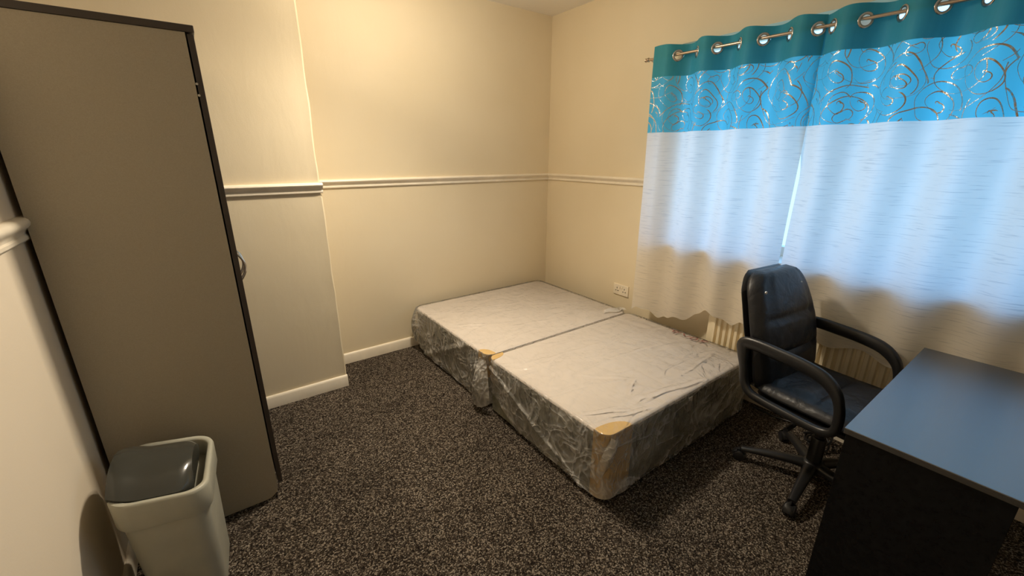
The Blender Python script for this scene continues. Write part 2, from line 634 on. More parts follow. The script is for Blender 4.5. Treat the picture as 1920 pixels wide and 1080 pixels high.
def plastic(name, lo, hi, wr):
    t = NT(name)
    v = t.coord('Object')
    w1 = t.noise(t.coord('Object', scale=(1.0, 2.2, 1.6), rot=(0, 0, 0.5)), 3.2, 2, 0.5, 1.0)
    w2 = t.noise(t.coord('Object', scale=(2.6, 0.9, 1.3), rot=(0, 0, -0.3)), 6.0, 2.5, 0.55, 1.2)
    r1 = t.math('SUBTRACT', 1.0, t.math('ABSOLUTE', t.math('MULTIPLY', t.math('SUBTRACT', w1, 0.5), 5.0)), clamp=True)
    r2_ = t.math('SUBTRACT', 1.0, t.math('ABSOLUTE', t.math('MULTIPLY', t.math('SUBTRACT', w2, 0.5), 6.0)), clamp=True)
    hgt = t.math('ADD', t.math('POWER', r1, 3.0), t.math('MULTIPLY', t.math('POWER', r2_, 3.0), 0.6))
    n = t.bump(hgt, wr, 0.012)
    n = t.bump(t.noise(v, 22, 2), wr * 0.5, 0.008, n)
    tr = t.new('BsdfTransparent')
    tr.inputs[0].default_value = (0.96, 0.955, 0.94, 1)
    gl = t.pbsdf((0.78, 0.76, 0.72), 0.16, 0, 0.6, n)
    haze = t.math('ADD', t.math('MULTIPLY', t.math('POWER', r1, 6.0), hi), lo)
    haze = t.math('ADD', haze, t.math('MULTIPLY', t.math('POWER', r2_, 8.0), hi * 0.8), clamp=True)
    milk = t.ramp(t.noise(v, 5.0, 2, 0.5, 0.8), [(0.40, 0.0), (0.68, 1.0)])
    haze = t.math('ADD', haze, t.math('MULTIPLY', milk, hi * 0.9), clamp=True)
    lw = t.new('LayerWeight')
    lw.inputs[0].default_value = 0.25
    t.l.new(n, lw.inputs['Normal'])
    gls = t.new('BsdfGlossy')
    gls.inputs['Roughness'].default_value = 0.09
    t.l.new(n, gls.inputs['Normal'])
    clear = t.mixsh(t.math('MULTIPLY_ADD', lw.outputs['Fresnel'], 0.85, 0.03, clamp=True), tr.outputs[0], gls.outputs[0])
    return t.done(t.mixsh(haze, clear, gl))


M_SIDE, M_TOP = fabric_side(), fabric_top()
M_WRAP = plastic('clear_polythene_wrap', 0.10, 0.30, 0.5)
M_WRAPT = plastic('clear_polythene_wrap_pulled_flat', 0.015, 0.05, 0.30)
M_FOLD = plastic('clear_polythene_fold', 0.26, 0.30, 0.6)
M_CARD = plain('brown_corrugated_card', (0.74, 0.49, 0.18), 0.75, 0, 0.25, 60, 0.15)
M_TAG = plain('white_woven_label', (0.62, 0.60, 0.55), 0.7)
M_RED = plain('dark_red_print', (0.26, 0.085, 0.075), 0.6)
M_FOOT = plain('white_plastic_glide', (0.75, 0.73, 0.68), 0.4)

BZ = 0.350
BX0, BX1 = 1.190, 2.425
BYM0, BYM1 = 1.858, 1.872
BY0, BY1 = 0.955, 2.90


def slab(x0, x1, y0, y1, z0, z1, rv, re):
    """upholstered block: rounded upright corners, softened top edge"""
    cx, cy_ = (x0 + x1) / 2, (y0 + y1) / 2
    hx, hy = (x1 - x0) / 2, (y1 - y0) / 2
    b = bmesh.new()
    R = []
    for z, ins in ((z0, re), (z0 + re * .4, 0.0), (z1 - re, 0.0), (z1 - re * .4, re * .2), (z1 - re * .1, re * .55), (z1, re)):
        R.append([(cx + x, cy_ + y, z) for x, y in rrect(hx - ins, hy - ins, rv, 6)])
    loft(b, R)
    return b


def wrap_mesh(x0, x1, y0, y1, z1, seed, flare, zlow, folds=()):
    """polythene bag: a closed sheet over top and sides, loose and wrinkled"""
    b = bmesh.new()
    cx, cy_ = (x0 + x1) / 2, (y0 + y1) / 2
    hx, hy = (x1 - x0) / 2 + .005, (y1 - y0) / 2 + .005
    # perimeter resampled evenly
    out = rrect(hx, hy, 0.05, 8)
    per = []
    n = len(out)
    for i in range(n):
        a, c = Vector(out[i]), Vector(out[(i + 1) % n])
        m = max(1, int((c - a).length / 0.009))
        for k in range(m):
            per.append(a.lerp(c, k / m))
    P = len(per)
    rows = []
    NZ = 40
    for j in range(NZ + 1):
        s = j / NZ
        row = []
        for i in range(P):
            p = per[i]
            q = per[(i + 1) % P] - per[i - 1]
            nv = Vector((q.y, -q.x)).normalized()
            wxx, wyy = cx + p.x, cy_ + p.y
            zl = zlow(wxx, wyy)
            z = z1 + 0.004 - (z1 - zl) * s
            k = noise.noise(Vector((wxx * 9, wyy * 9, z * 7 + seed)))
            k2 = noise.noise(Vector((wxx * 24, wyy * 24, z * 9 + seed * 2)))
            d = s ** .6 * (0.007 + 0.011 * max(0, k + .3) + 0.005 * max(0, k2))
            fl_ = flare(wxx, wyy, z, s)
            d = 0.0 if fl_ is None else d + fl_
            row.append((cx + p.x + nv.x * d, cy_ + p.y + nv.y * d, z))
        rows.append(row)
    R = [[b.verts.new(p) for p in r] for r in rows]
    for A, B in zip(R, R[1:]):
        for k in range(P):
            b.faces.new((A[k], B[k], B[(k + 1) % P], A[(k + 1) % P]))
    # top sheet, concentric
    prev = R[0]
    K = 130
    for j in range(1, K):
        f = 1 - j / K
        cur = []
        for i in range(P):
            p = per[i] * f
            wxx, wyy = cx + p.x, cy_ + p.y
            h = 0.004 + 0.004 * max(0, noise.noise(Vector((wxx * 5, wyy * 12, seed)))) + 0.003 * max(0, noise.noise(Vector((wxx * 16, wyy * 6, seed + 3))))
            for (qx, qy, qa, ql, qw, qh) in folds:
                du, dv = wxx - qx, wyy - qy
                if abs(du) + abs(dv) < .35:
                    ca, sa = math.cos(qa), math.sin(qa)
                    l_, t_ = du * ca + dv * sa, -du * sa + dv * ca
                    t_ += .004 * math.sin(l_ * 32 + qx * 50)
                    h += .7 * qh * math.exp(-(l_ / ql) ** 4 - (t_ / (1.25 * qw)) ** 2)
            cur.append(b.verts.new((wxx, wyy, z1 + h)))
        for k in range(P):
            b.faces.new((prev[k], prev[(k + 1) % P], cur[(k + 1) % P], cur[k])).material_index = 1
        prev = cur
    b.faces.new(prev).material_index = 1
    return b


def corner_card(cx, cy_, sx, sy, wx_, wy_, z0, z1, topl):
    """folded card corner piece: two wings on the sides, one flap over the top"""
    b = bmesh.new()
    o, r = 0.003, 0.045
    pth = [(cx + sx * wx_, cy_ - sy * o)]
    for k in range(7):
        a = (PI / 2) * k / 6
        pth.append((cx + sx * (r - (r + o) * math.sin(a)), cy_ + sy * (r - (r + o) * math.cos(a))))
    pth.append((cx - sx * o, cy_ + sy * wy_))
    lo = [b.verts.new((x, y, z0)) for x, y in pth]
    hi = [b.verts.new((x, y, z1)) for x, y in pth]
    for i in range(len(pth) - 1):
        b.faces.new((lo[i], lo[i + 1], hi[i + 1], hi[i]))
    npth = len(pth)
    inn = []
    for i in range(npth):
        q = (PI / 2) * i / (npth - 1)
        inn.append(b.verts.new((cx + sx * (.004 + wx_ * .92 * math.cos(q)), cy_ + sy * (.004 + max(topl * .6, wy_ * .9) * math.sin(q)), z1 + .002)))
    mid_ = [b.verts.new(((cx + sx * .012) * .15 + p[0] * .85, (cy_ + sy * .012) * .15 + p[1] * .85, z1 + .001)) for p in pth]
    for i in range(npth - 1):
        b.faces.new((hi[i], hi[i + 1], mid_[i + 1], mid_[i]))
        b.faces.new((mid_[i], mid_[i + 1], inn[i + 1], inn[i]))
    bmesh.ops.recalc_face_normals(b, faces=b.faces)
    r_ = bmesh.ops.solidify(b, geom=b.faces[:], thickness=0.002)
    return b


def divan(label, y0, y1, name='divan_base'):
    x0, x1 = BX0, BX1
    t = thing(name, label, 'bed base', ((x0 + x1) / 2, (y0 + y1) / 2, 0), 0, 'wrapped divan base halves')
    ox, oy = (x0 + x1) / 2, (y0 + y1) / 2

    def sh(b):
        bmesh.ops.translate(b, verts=b.verts, vec=(-ox, -oy, 0))
        return b
    obj('upholstered_sides', sh(slab(x0, x1, y0, y1, 0.012, BZ - .004, .045, .014)), M_SIDE, t, smooth=True, angle=40)
    b = bmesh.new()
    R = []
    for z, ins in ((BZ - .017, -.0008), (BZ - .010, .001), (BZ - .003, .006), (BZ + .0005, .014)):
        R.append([((x0 + x1) / 2 + x, (y0 + y1) / 2 + y, z) for x, y in rrect((x1 - x0) / 2 - ins, (y1 - y0) / 2 - ins, .04, 6)])
    loft(b, R)
    obj('top_cloth', sh(b), M_TOP, t, smooth=True, angle=40)
    for fx in (x0 + .12, x1 - .12):
        for fy in (y0 + .12, y1 - .12):
            b = bmesh.new()
            lathe(b, [(.018, 0.0), (.02, .004), (.016, .014)], 14, (fx, fy, 0))
            obj('glide', sh(b), M_FOOT, t)
    return t, sh


# crumples: x, y, direction, half length, half width, height
FOLD_N = [(1.30, 1.10, -.35, .10, .007, .010), (1.36, 1.06, -.5, .08, .006, .009), (1.42, 1.01, -.3, .10, .006, .009), (1.33, 1.04, -.55, .07, .006, .008), (1.55, 1.30, -.75, .16, .009, .006),
          (1.75, 1.02, -.2, .22, .012, .012), (1.62, 1.62, -.1, .24, .007, .007), (1.95, 1.40, -.1, .22, .009, .006), (2.10, 1.10, .1, .20, .010, .007), (1.60, 1.16, .5, .10, .008, .006), (1.25, 1.62, -.3, .09, .007, .006)]
FOLD_F = [(1.34, 2.33, -.4, .07, .007, .010), (1.37, 2.30, -.2, .06, .006, .009), (1.33, 2.28, -.55, .05, .006, .008), (1.75, 2.10, -.2, .2, .008, .005), (1.70, 2.55, -.3, .2, .009, .005), (2.10, 2.3, -.4, .2, .008, .006)]

near, sh = divan('plastic-wrapped divan base half nearer the desk, with brown card corner', BY0, BYM0)


def flare_n(x, y, z, s):
    d = 0.0
    if x < BX0 + .03:                                    # left long side
        # a diagonal crease from high by the joint to low by the corner
        zc = 0.27 - 0.36 * (BYM0 - 0.1 - y)
        d += 0.012 * math.exp(-((z - zc) / 0.007) ** 2)
        # bunched tuft beside the joint
        g = math.exp(-((y - 1.79) / 0.07) ** 2)
        d -= g * s * 0.006
    if y > BYM0 - .02:
        return None
    if x > BX1 - .03:
        d *= 0.5
    return d


o = obj('plastic_wrap', sh(wrap_mesh(BX0, BX1, BY0, BYM0, BZ, 1.7, flare_n, lambda x, y: 0.02 + (0.10 * smoothstep(1.55, 1.80, y) if x < BX0 + .03 else 0), FOLD_N)), [M_WRAP, M_WRAPT], near, smooth=True)
o['label'] = 'loose clear polythene wrap'
o = obj('corner_protector', sh(corner_card(BX0, BY0, 1, 1, 0.165, 0.075, 0.014, BZ, 0.11)), M_CARD, near)
o['label'] = 'brown card corner protector'
o = obj('corner_protector', sh(corner_card(BX0, BYM0, 1, -1, 0.10, 0.05, 0.20, BZ, 0.075)), M_CARD, near)
o['label'] = 'brown card corner protector'
# tongue of folded film over the front corner
bm = bmesh.new()
prev = None
for i in range(15):
    s = i / 14
    z = BZ - 0.012 - 0.185 * s
    wd = (0.016 + 0.016 * math.sin(PI * min(1, s * .9))) * (1 if s < .85 else math.sqrt(max(0.0, 1 - ((s - .85) / .16) ** 2)))
    xc, yc = BX0 + 0.035 - 0.055 * s, BY0 - 0.014 - 0.010 * s + 0.03 * s * s
    a = bm.verts.new((xc - wd * .8, yc + wd * .7, z))
    m_ = bm.verts.new((xc - .008, yc - .010, z))
    c = bm.verts.new((xc + wd, yc - wd * .15, z))
    if prev:
        bm.faces.new((prev[0], prev[1], m_, a))
        bm.faces.new((prev[1], prev[2], c, m_))
    prev = (a, m_, c)
o = obj('film_fold', sh(bm), M_FOLD, near, smooth=True)
# small care label on the end
o = obj('care_label', sh(new_box(1.775, 1.808, BY0 - 0.010, BY0 - 0.0085, 0.245, 0.325)), M_TAG, near)
o['label'] = 'small white care label'
# red printing on the film near the window side
bm = bmesh.new()
strokes = [((2.385, 1.465), (2.385, 1.385)), ((2.392, 1.44), (2.352, 1.43)), ((2.388, 1.40), (2.345, 1.415)), ((2.390, 1.372), (2.360, 1.35)),
           ((2.352, 1.335), (2.388, 1.318)), ((2.350, 1.305), (2.388, 1.300)), ((2.388, 1.300), (2.390, 1.272)), ((2.390, 1.272), (2.352, 1.268)),
           ((2.352, 1.268), (2.350, 1.305)), ((2.352, 1.246), (2.396, 1.236)), ((2.394, 1.240), (2.394, 1.205)), ((2.372, 1.242), (2.372, 1.215))]
for a, c in strokes:
    a, c = Vector(a), Vector(c)
    d = (c - a).normalized()
    nn = Vector((-d.y, d.x)) * 0.0038
    q = [bm.verts.new((p.x, p.y, BZ + .0125)) for p in (a + nn, a - nn, c - nn, c + nn)]
    bm.faces.new(q)
o = obj('printed_lettering', sh(bm), M_RED, near)
o['label'] = 'smudged dark red lettering on the film'

far, sh = divan('plastic-wrapped divan base half pushed into the corner of the room', BYM1, BY1)


def flare_f(x, y, z, s):
    d = 0.0
    if x < BX0 + .03:
        # hanging bag of film beside the joint
        g = math.exp(-((y - (BYM1 + .09)) / 0.07) ** 2)
        d += g * (0.022 * math.sin(PI * min(1, s * .75)) + 0.014 * s + 0.006 * math.sin(y * 95 + z * 12))
        g2 = math.exp(-((y - BY1) / 0.09) ** 2)
        d += g2 * (0.040 * math.sin(PI * s) + 0.006 * math.sin(y * 110))
        d += 0.008 * math.exp(-((z - 0.23 + 0.5 * (y - 2.3)) / 0.02) ** 2)
    if y < BYM1 + .03:
        return None
    if y > BY1 - .02 and x > BX0 + .05:
        d *= 0.5
    if x > BX1 - .03:
        d *= 0.5
    return d


o = obj('plastic_wrap', sh(wrap_mesh(BX0, BX1, BYM1, BY1, BZ, 5.2, flare_f, lambda x, y: 0.018 + (0.05 * math.exp(-((y - BY1) / .12) ** 2) if x < BX0 + .03 else 0), FOLD_F)), [M_WRAP, M_WRAPT], far, smooth=True)
o['label'] = 'loose clear polythene wrap'
o = obj('corner_protector', sh(corner_card(BX0, BYM1, 1, 1, 0.06, 0.10, 0.20, BZ, 0.07)), M_CARD, far)
o['label'] = 'brown card corner protector'
# gathered bag of film hanging at the joint on the long side
bm = bmesh.new()
rows = []
for j in range(15):
    s = j / 14
    z = BZ - .010 - (BZ - .040) * s
    row = []
    for i in range(31):
        u = -1 + 2 * i / 30
        wdt = .035 + .085 * s * (1 - .25 * s)
        y = BYM1 + .004 + u * wdt + .02 * s
        bulge = (1 - u * u) * (.010 + .040 * math.sin(PI * min(1, s * .8))) + .005 * math.cos(u * 17 + s * 3) * (1 - u * u)
        zz = z - .0 + .05 * s * u * u
        row.append(bm.verts.new((BX0 - .030 - .010 * s - bulge, y, zz)))
    rows.append(row)
for A_, B_ in zip(rows, rows[1:]):
    for i in range(30):
        bm.faces.new((A_[i], A_[i + 1], B_[i + 1], B_[i]))
o = obj('film_fold', sh(bm), M_FOLD, far, smooth=True)
o['label'] = 'hanging bag of slack film at the joint'
# pair of torn edges of film by the wall at the joint
bm = bmesh.new()
prev = None
for i in range(12):
    s = i / 11
    x = BX1 - 0.17 + 0.19 * s
    y = BYM1 + 0.060 - 0.05 * s + 0.012 * math.sin(s * 9)
    h = 0.022 * math.sin(PI * s) + .006
    a = bm.verts.new((x, y, BZ + .009))
    c = bm.verts.new((x + .004, y + .018, BZ + .009 + h))
    if prev:
        bm.faces.new((prev[0], a, c, prev[1]))
    prev = (a, c)
obj('film_fold', sh(bm), M_FOLD, far, smooth=True)

# ------------------------------------------------------------------ radiator
M_RAD = plain('cream_radiator_enamel', (0.80, 0.70, 0.50), 0.38, 0, 0.5)
RY0, RY1, RZ0, RZ1 = -0.45, 1.275, 0.14, 0.74
rad = thing('radiator', 'cream ribbed panel radiator under the window behind the curtains', 'radiator', (2.52, (RY0 + RY1) / 2, RZ0))
ox, oy, oz = 2.52, (RY0 + RY1) / 2, RZ0
bm = bmesh.new()
prof = []
pitch_ = 0.0345
ny = int((RY1 - RY0) / pitch_)
ys = []
for i in range(ny):
    y = RY0 + pitch_ * i
    for f, d in ((0.0, 0.0), (0.28, 0.0), (0.42, 0.016), (0.86, 0.016)):
        ys.append((y + f * pitch_, d))
ys.append((RY1, 0.0))
A, B = [], []
for zi, (z, k) in enumerate(((RZ0, 0.0), (RZ0 + .03, 0.0), (RZ0 + .05, 1.0), (RZ1 - .05, 1.0), (RZ1 - .03, 0.0), (RZ1, 0.0))):
    A.append([bm.verts.new((2.490 - d * k - ox, y - oy, z - oz)) for y, d in ys])
for P_, Q_ in zip(A, A[1:]):
    for i in range(len(ys) - 1):
        bm.faces.new((P_[i], P_[i + 1], Q_[i + 1], Q_[i]))
obj('front_panel', bm, M_RAD, rad, smooth=True, angle=25)
obj('back_panel', new_box(2.493 - ox, 2.535 - ox, RY0 + .02 - oy, RY1 - .02 - oy, RZ0 + .01 - oz, RZ1 - .02 - oz, bev=.006), M_RAD, rad)
for yy in (RY0 + .25, RY1 - .25):
    obj('bracket', new_box(2.535 - ox, XR - .003 - ox, yy - .02 - oy, yy + .02 - oy, RZ0 + .12 - oz, RZ1 - .12 - oz), M_RAD, rad)
bm = bmesh.new()
sweep(bm, [(2.522 - ox, RY1 + .03 - oy, 0.0 - oz), (2.522 - ox, RY1 + .03 - oy, 0.17 - oz), (2.520 - ox, RY1 - .02 - oy, 0.175 - oz)], 0.008, n=10)
obj('pipe', bm, M_RAD, rad, smooth=True)

# ------------------------------------------------------------------ wall socket
M_SOCK = plain('ivory_socket_plastic', (0.80, 0.71, 0.55), 0.35)
M_DARK = plain('dark_slot', (0.03, 0.026, 0.02), 0.6)
so = thing('wall_socket', 'cream double wall socket on window wall above the bed corner', 'socket', (XR, 2.045, 0.452))
obj('faceplate', new_box(-0.010, 0.0, -0.073, 0.073, -0.043, 0.043, bev=.003), M_SOCK, so)
for s in (-1, 1):
    bm = bmesh.new()
    for dy, dz, w, h in ((0, .012, .004, .009), (-.011, -.010, .008, .004), (.011, -.010, .008, .004)):
        box(bm, -0.0115, -0.009, s * .036 + dy - w / 2 * 1.3, s * .036 + dy + w / 2 * 1.3, dz - h / 2 * 1.3, dz + h / 2 * 1.3)
    obj('socket_holes', bm, M_DARK, so)
    obj('rocker_switch', new_box(-0.014, -0.009, s * .012 - .005, s * .012 + .005, .010, .028, bev=.001), M_SOCK, so)

# ------------------------------------------------------------------ curtains
XROD, ZROD = 2.418, 2.026
GP = 0.12


def teal_heading():
    t = NT('teal_heading_cloth')
    uv = t.coord('UV')
    st = t.noise(t.coord('UV', scale=(70, 3, 1)), 1.0, 3)
    st2 = t.noise(t.coord('UV', scale=(6, 90, 1)), 1.0, 2)
    c = t.mix(st, (0.038, 0.27, 0.33), (0.055, 0.34, 0.40))
    n = t.bump(st2, 0.2, 0.003)
    d = t.pbsdf(c, 0.62, 0, 0.3, n)
    tr = t.new('BsdfTranslucent')
    tr.inputs[0].default_value = (0.02, 0.22, 0.32, 1)
    return t.done(t.mixsh(0.28, d, tr.outputs[0]))


def rings_mask(t, vec, scale, seed, nr, wline, spiral):
    mp = t.new('Mapping')
    mp.inputs['Scale'].default_value = (scale, scale, 1)
    mp.inputs['Location'].default_value = (seed, seed * 1.7, 0)
    t.l.new(vec, mp.inputs[0])
    vo = t.new('TexVoronoi', voronoi_dimensions='2D')
    vo.inputs['Scale'].default_value = 1.0
    vo.inputs['Randomness'].default_value = 0.75
    t.l.new(mp.outputs[0], vo.inputs['Vector'])
    sub = t.new('VectorMath', operation='SUBTRACT')
    t.l.new(mp.outputs[0], sub.inputs[0])
    t.l.new(vo.outputs['Position'], sub.inputs[1])
    s = t.new('SeparateXYZ')
    t.l.new(sub.outputs[0], s.inputs[0])
    ang = t.math('ARCTAN2', s.outputs[1], s.outputs[0])
    ph = t.math('MULTIPLY', ang, spiral / (2 * PI))
    lob = t.math('MULTIPLY', t.math('SINE', t.math('MULTIPLY_ADD', ang, 2.0, seed)), 0.16)
    r = t.math('MULTIPLY', vo.outputs['Distance'], nr)
    val = t.math('FRACT', t.math('ADD', t.math('ADD', r, ph), lob))
    d = t.math('ABSOLUTE', t.math('SUBTRACT', val, 0.5))
    w = t.math('MULTIPLY_ADD', t.math('SINE', t.math('MULTIPLY_ADD', ang, 1.0, seed * 3)), wline * 0.55, wline)
    return t.math('LESS_THAN', d, w)


def teal_band():
    t = NT('teal_sheen_cloth_with_gold_rose_scrolls')
    tcn = t.new('TexCoord')
    nz = t.new('TexNoise')
    nz.inputs['Scale'].default_value = 7.0
    nz.inputs['Detail'].default_value = 1.0
    t.l.new(tcn.outputs['UV'], nz.inputs['Vector'])
    sc = t.new('VectorMath', operation='SCALE')
    sc.inputs['Scale'].default_value = 0.05
    t.l.new(nz.outputs['Color'], sc.inputs[0])
    ad = t.new('VectorMath', operation='ADD')
    t.l.new(tcn.outputs['UV'], ad.inputs[0])
    t.l.new(sc.outputs[0], ad.inputs[1])
    m1 = rings_mask(t, ad.outputs[0], 6.4, 0.35, 4.0, 0.048, 1.0)
    m2 = rings_mask(t, ad.outputs[0], 4.8, 4.15, 3.8, 0.030, 0.0)
    mask = t.math('MAXIMUM', m1, m2)
    base = t.mix(t.noise(tcn.outputs['UV'], 3.0, 2), (0.07, 0.29, 0.36), (0.10, 0.36, 0.43))
    wv = t.noise(t.coord('UV', scale=(8, 120, 1)), 1.0, 2)
    n = t.bump(wv, 0.15, 0.002)
    d = t.pbsdf(base, 0.5, 0, 0.4, n)
    tr = t.new('BsdfTranslucent')
    tr.inputs[0].default_value = (0.12, 0.60, 0.80, 1)
    cloth = t.mixsh(0.60, d, tr.outputs[0])
    nf = t.bump(t.noise(tcn.outputs['UV'], 45.0, 3), 0.7, 0.01)
    foil = t.pbsdf((0.66, 0.59, 0.53), 0.26, 1.0, 0.5, nf)
    return t.done(t.mixsh(mask, cloth, foil))


def white_drop():
    t = NT('white_slub_curtain_cloth')
    sl = t.noise(t.coord('UV', scale=(9, 190, 1)), 1.0, 3, 0.5)
    slm = t.ramp(sl, [(0.56, 0.0), (0.70, 1.0)])
    c = t.mix(slm, (0.86, 0.78, 0.67), (0.68, 0.62, 0.55))
    d = t.new('BsdfDiffuse')
    t.l.new(c, d.inputs[0])
    tr = t.new('BsdfTranslucent')
    t.l.new(t.mix(slm, (0.88, 0.90, 0.92), (0.66, 0.70, 0.74)), tr.inputs[0])
    return t.done(t.mixsh(0.52, d.outputs[0], tr.outputs[0]))


M_HEAD, M_BAND, M_DROP = teal_heading(), teal_band(), white_drop()
M_EYE = plain('silver_eyelet', (0.62, 0.58, 0.54), 0.25, 1.0)
M_ROD = plain('brushed_bronze_steel', (0.50, 0.40, 0.31), 0.28, 1.0)


def curtain(label, ya, yb, gy, n_g, sgn, hem):
    """cloth from y=ya (left) to yb; eyelets start at gy; sgn fixes which fold stands behind the rod"""
    yo = (ya + yb) / 2
    t = thing('eyelet_curtain', label, 'curtain', (XROD, yo, 0), 0, 'eyelet curtains at the window')

    def zslope(y):
        return ZROD + 0.012 * (y - 1.0)

    def cx(y, z):
        top = smoothstep(0.9, 2.0, z)
        s = math.sin(PI * (gy - y) / GP) if y < gy + GP / 2 else -1.0
        amp = 0.020 + 0.018 * top
        x = XROD + sgn * amp * s
        lowf = (1 - top) * (0.010 * math.sin(y * 9.0 + 1.1) + 0.006 * math.sin(y * 23 + z * 2.0))
        wob = 0.006 * (1 - top) * noise.noise(Vector((y * 5, z * 2.5, gy)))
        return x + lowf + wob + 0.010 * (1 - top)

    def sheet(z_top, z_bot, nz, name, mat, off=0.0):
        b = bmesh.new()
        ul = b.loops.layers.uv.new('UVMap')
        ny_ = int(abs(ya - yb) / 0.0055)
        us = [0.0]
        ylist = [ya + (yb - ya) * i / ny_ for i in range(ny_ + 1)]
        for i in range(ny_):
            us.append(us[-1] + math.hypot(ylist[i + 1] - ylist[i], cx(ylist[i + 1], 1.9) - cx(ylist[i], 1.9)))
        G, UV = [], {}
        for j in range(nz + 1):
            row = []
            for i, y in enumerate(ylist):
                zt = z_top(y) if callable(z_top) else z_top
                zb = z_bot(y) if callable(z_bot) else z_bot
                z = zt + (zb - zt) * j / nz
                yy = y - (.031 * smoothstep(1.6, 1.35, z) * smoothstep(.70, .938, y) if sgn < 0 else 0)
                vtx = b.verts.new((cx(y, z) + off - XROD, yy - yo, z))
                UV[vtx] = (us[i], z)
                row.append(vtx)
            G.append(row)
        for P_, Q_ in zip(G, G[1:]):
            for i in range(ny_):
                f = b.faces.new((P_[i], Q_[i], Q_[i + 1], P_[i + 1]))
                for lp in f.loops:
                    lp[ul].uv = UV[lp.vert]
        return b

    gys = [gy - GP * i for i in range(n_g)]
    # heading with real holes
    zt = lambda y: zslope(y) + 0.058 + 0.004 * math.sin(y * 26)
    zh = lambda y: zslope(y) - 0.112
    zb = 1.606
    b = sheet(zt, zh, 30, 'heading', M_HEAD)
    kill = []
    for f in b.faces:
        c = f.calc_center_median()
        for g in gys:
            if math.hypot((c.y + yo - g) * 1.0, c.z - zslope(g) + 0.004) < 0.0222:
                kill.append(f)
                break
    bmesh.ops.delete(b, geom=kill, context='FACES')
    o = obj('heading', b, M_HEAD, t, smooth=True)
    o['label'] = 'plain teal eyelet heading'
    o = obj('patterned_band', sheet(zh, lambda y: zb, 30, 'band', M_BAND), M_BAND, t, smooth=True)
    o['label'] = 'teal band with gold rose scrolls'
    o = obj('drop', sheet(lambda y: zb, hem, 70, 'drop', M_DROP), M_DROP, t, smooth=True)
    o['label'] = 'white slub lower cloth'
    for g in gys:
        # eyelet ring lies in the cloth: it faces along the local normal
        dy = 0.01
        dx = cx(g + dy, ZROD) - cx(g - dy, ZROD)
        tang = Vector((dx, 2 * dy, 0)).normalized()
        b = bmesh.new()
        pts = []
        for k in range(28):
            a = 2 * PI * k / 28
            pts.append(Vector((cx(g, ZROD) - XROD, g - yo, zslope(g) - 0.004)) + tang * 0.026 * math.cos(a) + Vector((0, 0, 0.026 * math.sin(a))))
        nrm = tang.cross(Vector((0, 0, 1)))
        sweep(b, pts, 0.0066, 0.0035, 8, closed=True, upv=nrm)
        obj('eyelet', b, M_EYE, t, smooth=True)
    return t


def hem_l(y):
    return 0.525 - 0.115 * smoothstep(1.30, 1.48, y) + 0.022 * math.sin(y * 26 + .6) + 0.008 * math.sin(y * 61)


def hem_r(y):
    return 0.562 + 0.016 * math.sin(y * 24 + 2.0)


curtain('left-hand eyelet curtain nearer the room corner, white below a teal gold-scrolled band', 1.802, 0.918, 1.66, 7, 1, hem_l)
curtain('right-hand eyelet curtain behind the desk, white below a teal gold-scrolled band', 0.938, -0.62, 0.885, 13, -1, hem_r)

rod = thing('curtain_rod', 'thin bronze-coloured metal curtain rod above the window', 'curtain rod', (XROD, 0.6, ZROD))
bm = bmesh.new()
sweep(bm, [(0, yy, .012 * yy - .0028) for yy in (1.268, 0.4, -0.4, -1.3)], 0.008, n=12)
obj('pole', bm, M_ROD, rod, smooth=True, angle=50)
bm = bmesh.new()
lathe(bm, [(.008, 0), (.013, .004), (.013, .010), (.007, .014), (.007, .020), (.012, .024), (.010, .029), (.004, .033)], 14, (0, 1.262, .0123), 'Y')
obj('finial', bm, M_ROD, rod, smooth=True)
for yy in (1.252, -1.26):
    bm = bmesh.new()
    zz = 0.012 * yy - .0068
    sweep(bm, [(0, yy, zz + .004), (0.03, yy, zz - .004), (0.08, yy, zz - 0.012), (XR - XROD - .004, yy, zz - 0.014)], 0.006, n=10)
    lathe(bm, [(.020, -.006), (.022, 0), (.022, .004)], 16, (XR - XROD - .004, yy, zz - .014), 'X')
    obj('bracket', bm, M_ROD, rod, smooth=True, angle=40)

# ------------------------------------------------------------------ desk
def desk_mat(name='black_brown_wood_effect', spec=1.0, k=1.0):
    t = NT(name)
    g = t.noise(t.coord('Object', scale=(3.0, 60, 60)), 1.0, 4, 0.6, 0.4)
    c = t.mix(g, (0.006 * k, 0.006 * k, 0.007 * k), (0.026 * k, 0.027 * k, 0.029 * k))
    n = t.bump(g, 0.10, 0.002)
    n = t.bump(t.noise(t.coord('Object'), 380, 2), 0.08, 0.001, n)
    return t.done(t.pbsdf(c, 0.26, 0, spec, n, IOR=1.5 + 0.45 * (spec > .5)))


M_DESK = desk_mat()
M_DESK_P = desk_mat('black_brown_panel_darkened', 0.25, 0.5)  # same finish as the top, darkened to put deep shade in the colour
DX0, DX1, DY0, DY1, DZ = 1.368, 2.262, -0.235, 0.264, 0.730
desk = thing('desk', 'black wood-effect desk with solid end panel in front of the window', 'desk', ((DX0 + DX1) / 2, (DY0 + DY1) / 2, 0))
ox, oy = (DX0 + DX1) / 2, (DY0 + DY1) / 2
obj('desk_top', new_box(DX0 - ox, DX1 - ox, DY0 - oy, DY1 - oy, DZ - .018, DZ, bev=.0015), M_DESK, desk)
for xa in (DX0 + .004, DX1 - .022):
    obj('end_panel', new_box(xa - ox, xa + .018 - ox, -0.068 - oy, (DY1 - .006 if xa < 2 else .180) - oy, 0.0, DZ - .018, bev=.001), M_DESK_P, desk)
obj('modesty_panel', new_box(DX0 + .022 - ox, DX1 - .022 - ox, -0.060 - oy, -0.044 - oy, 0.28, DZ - .018), M_DESK_P, desk)

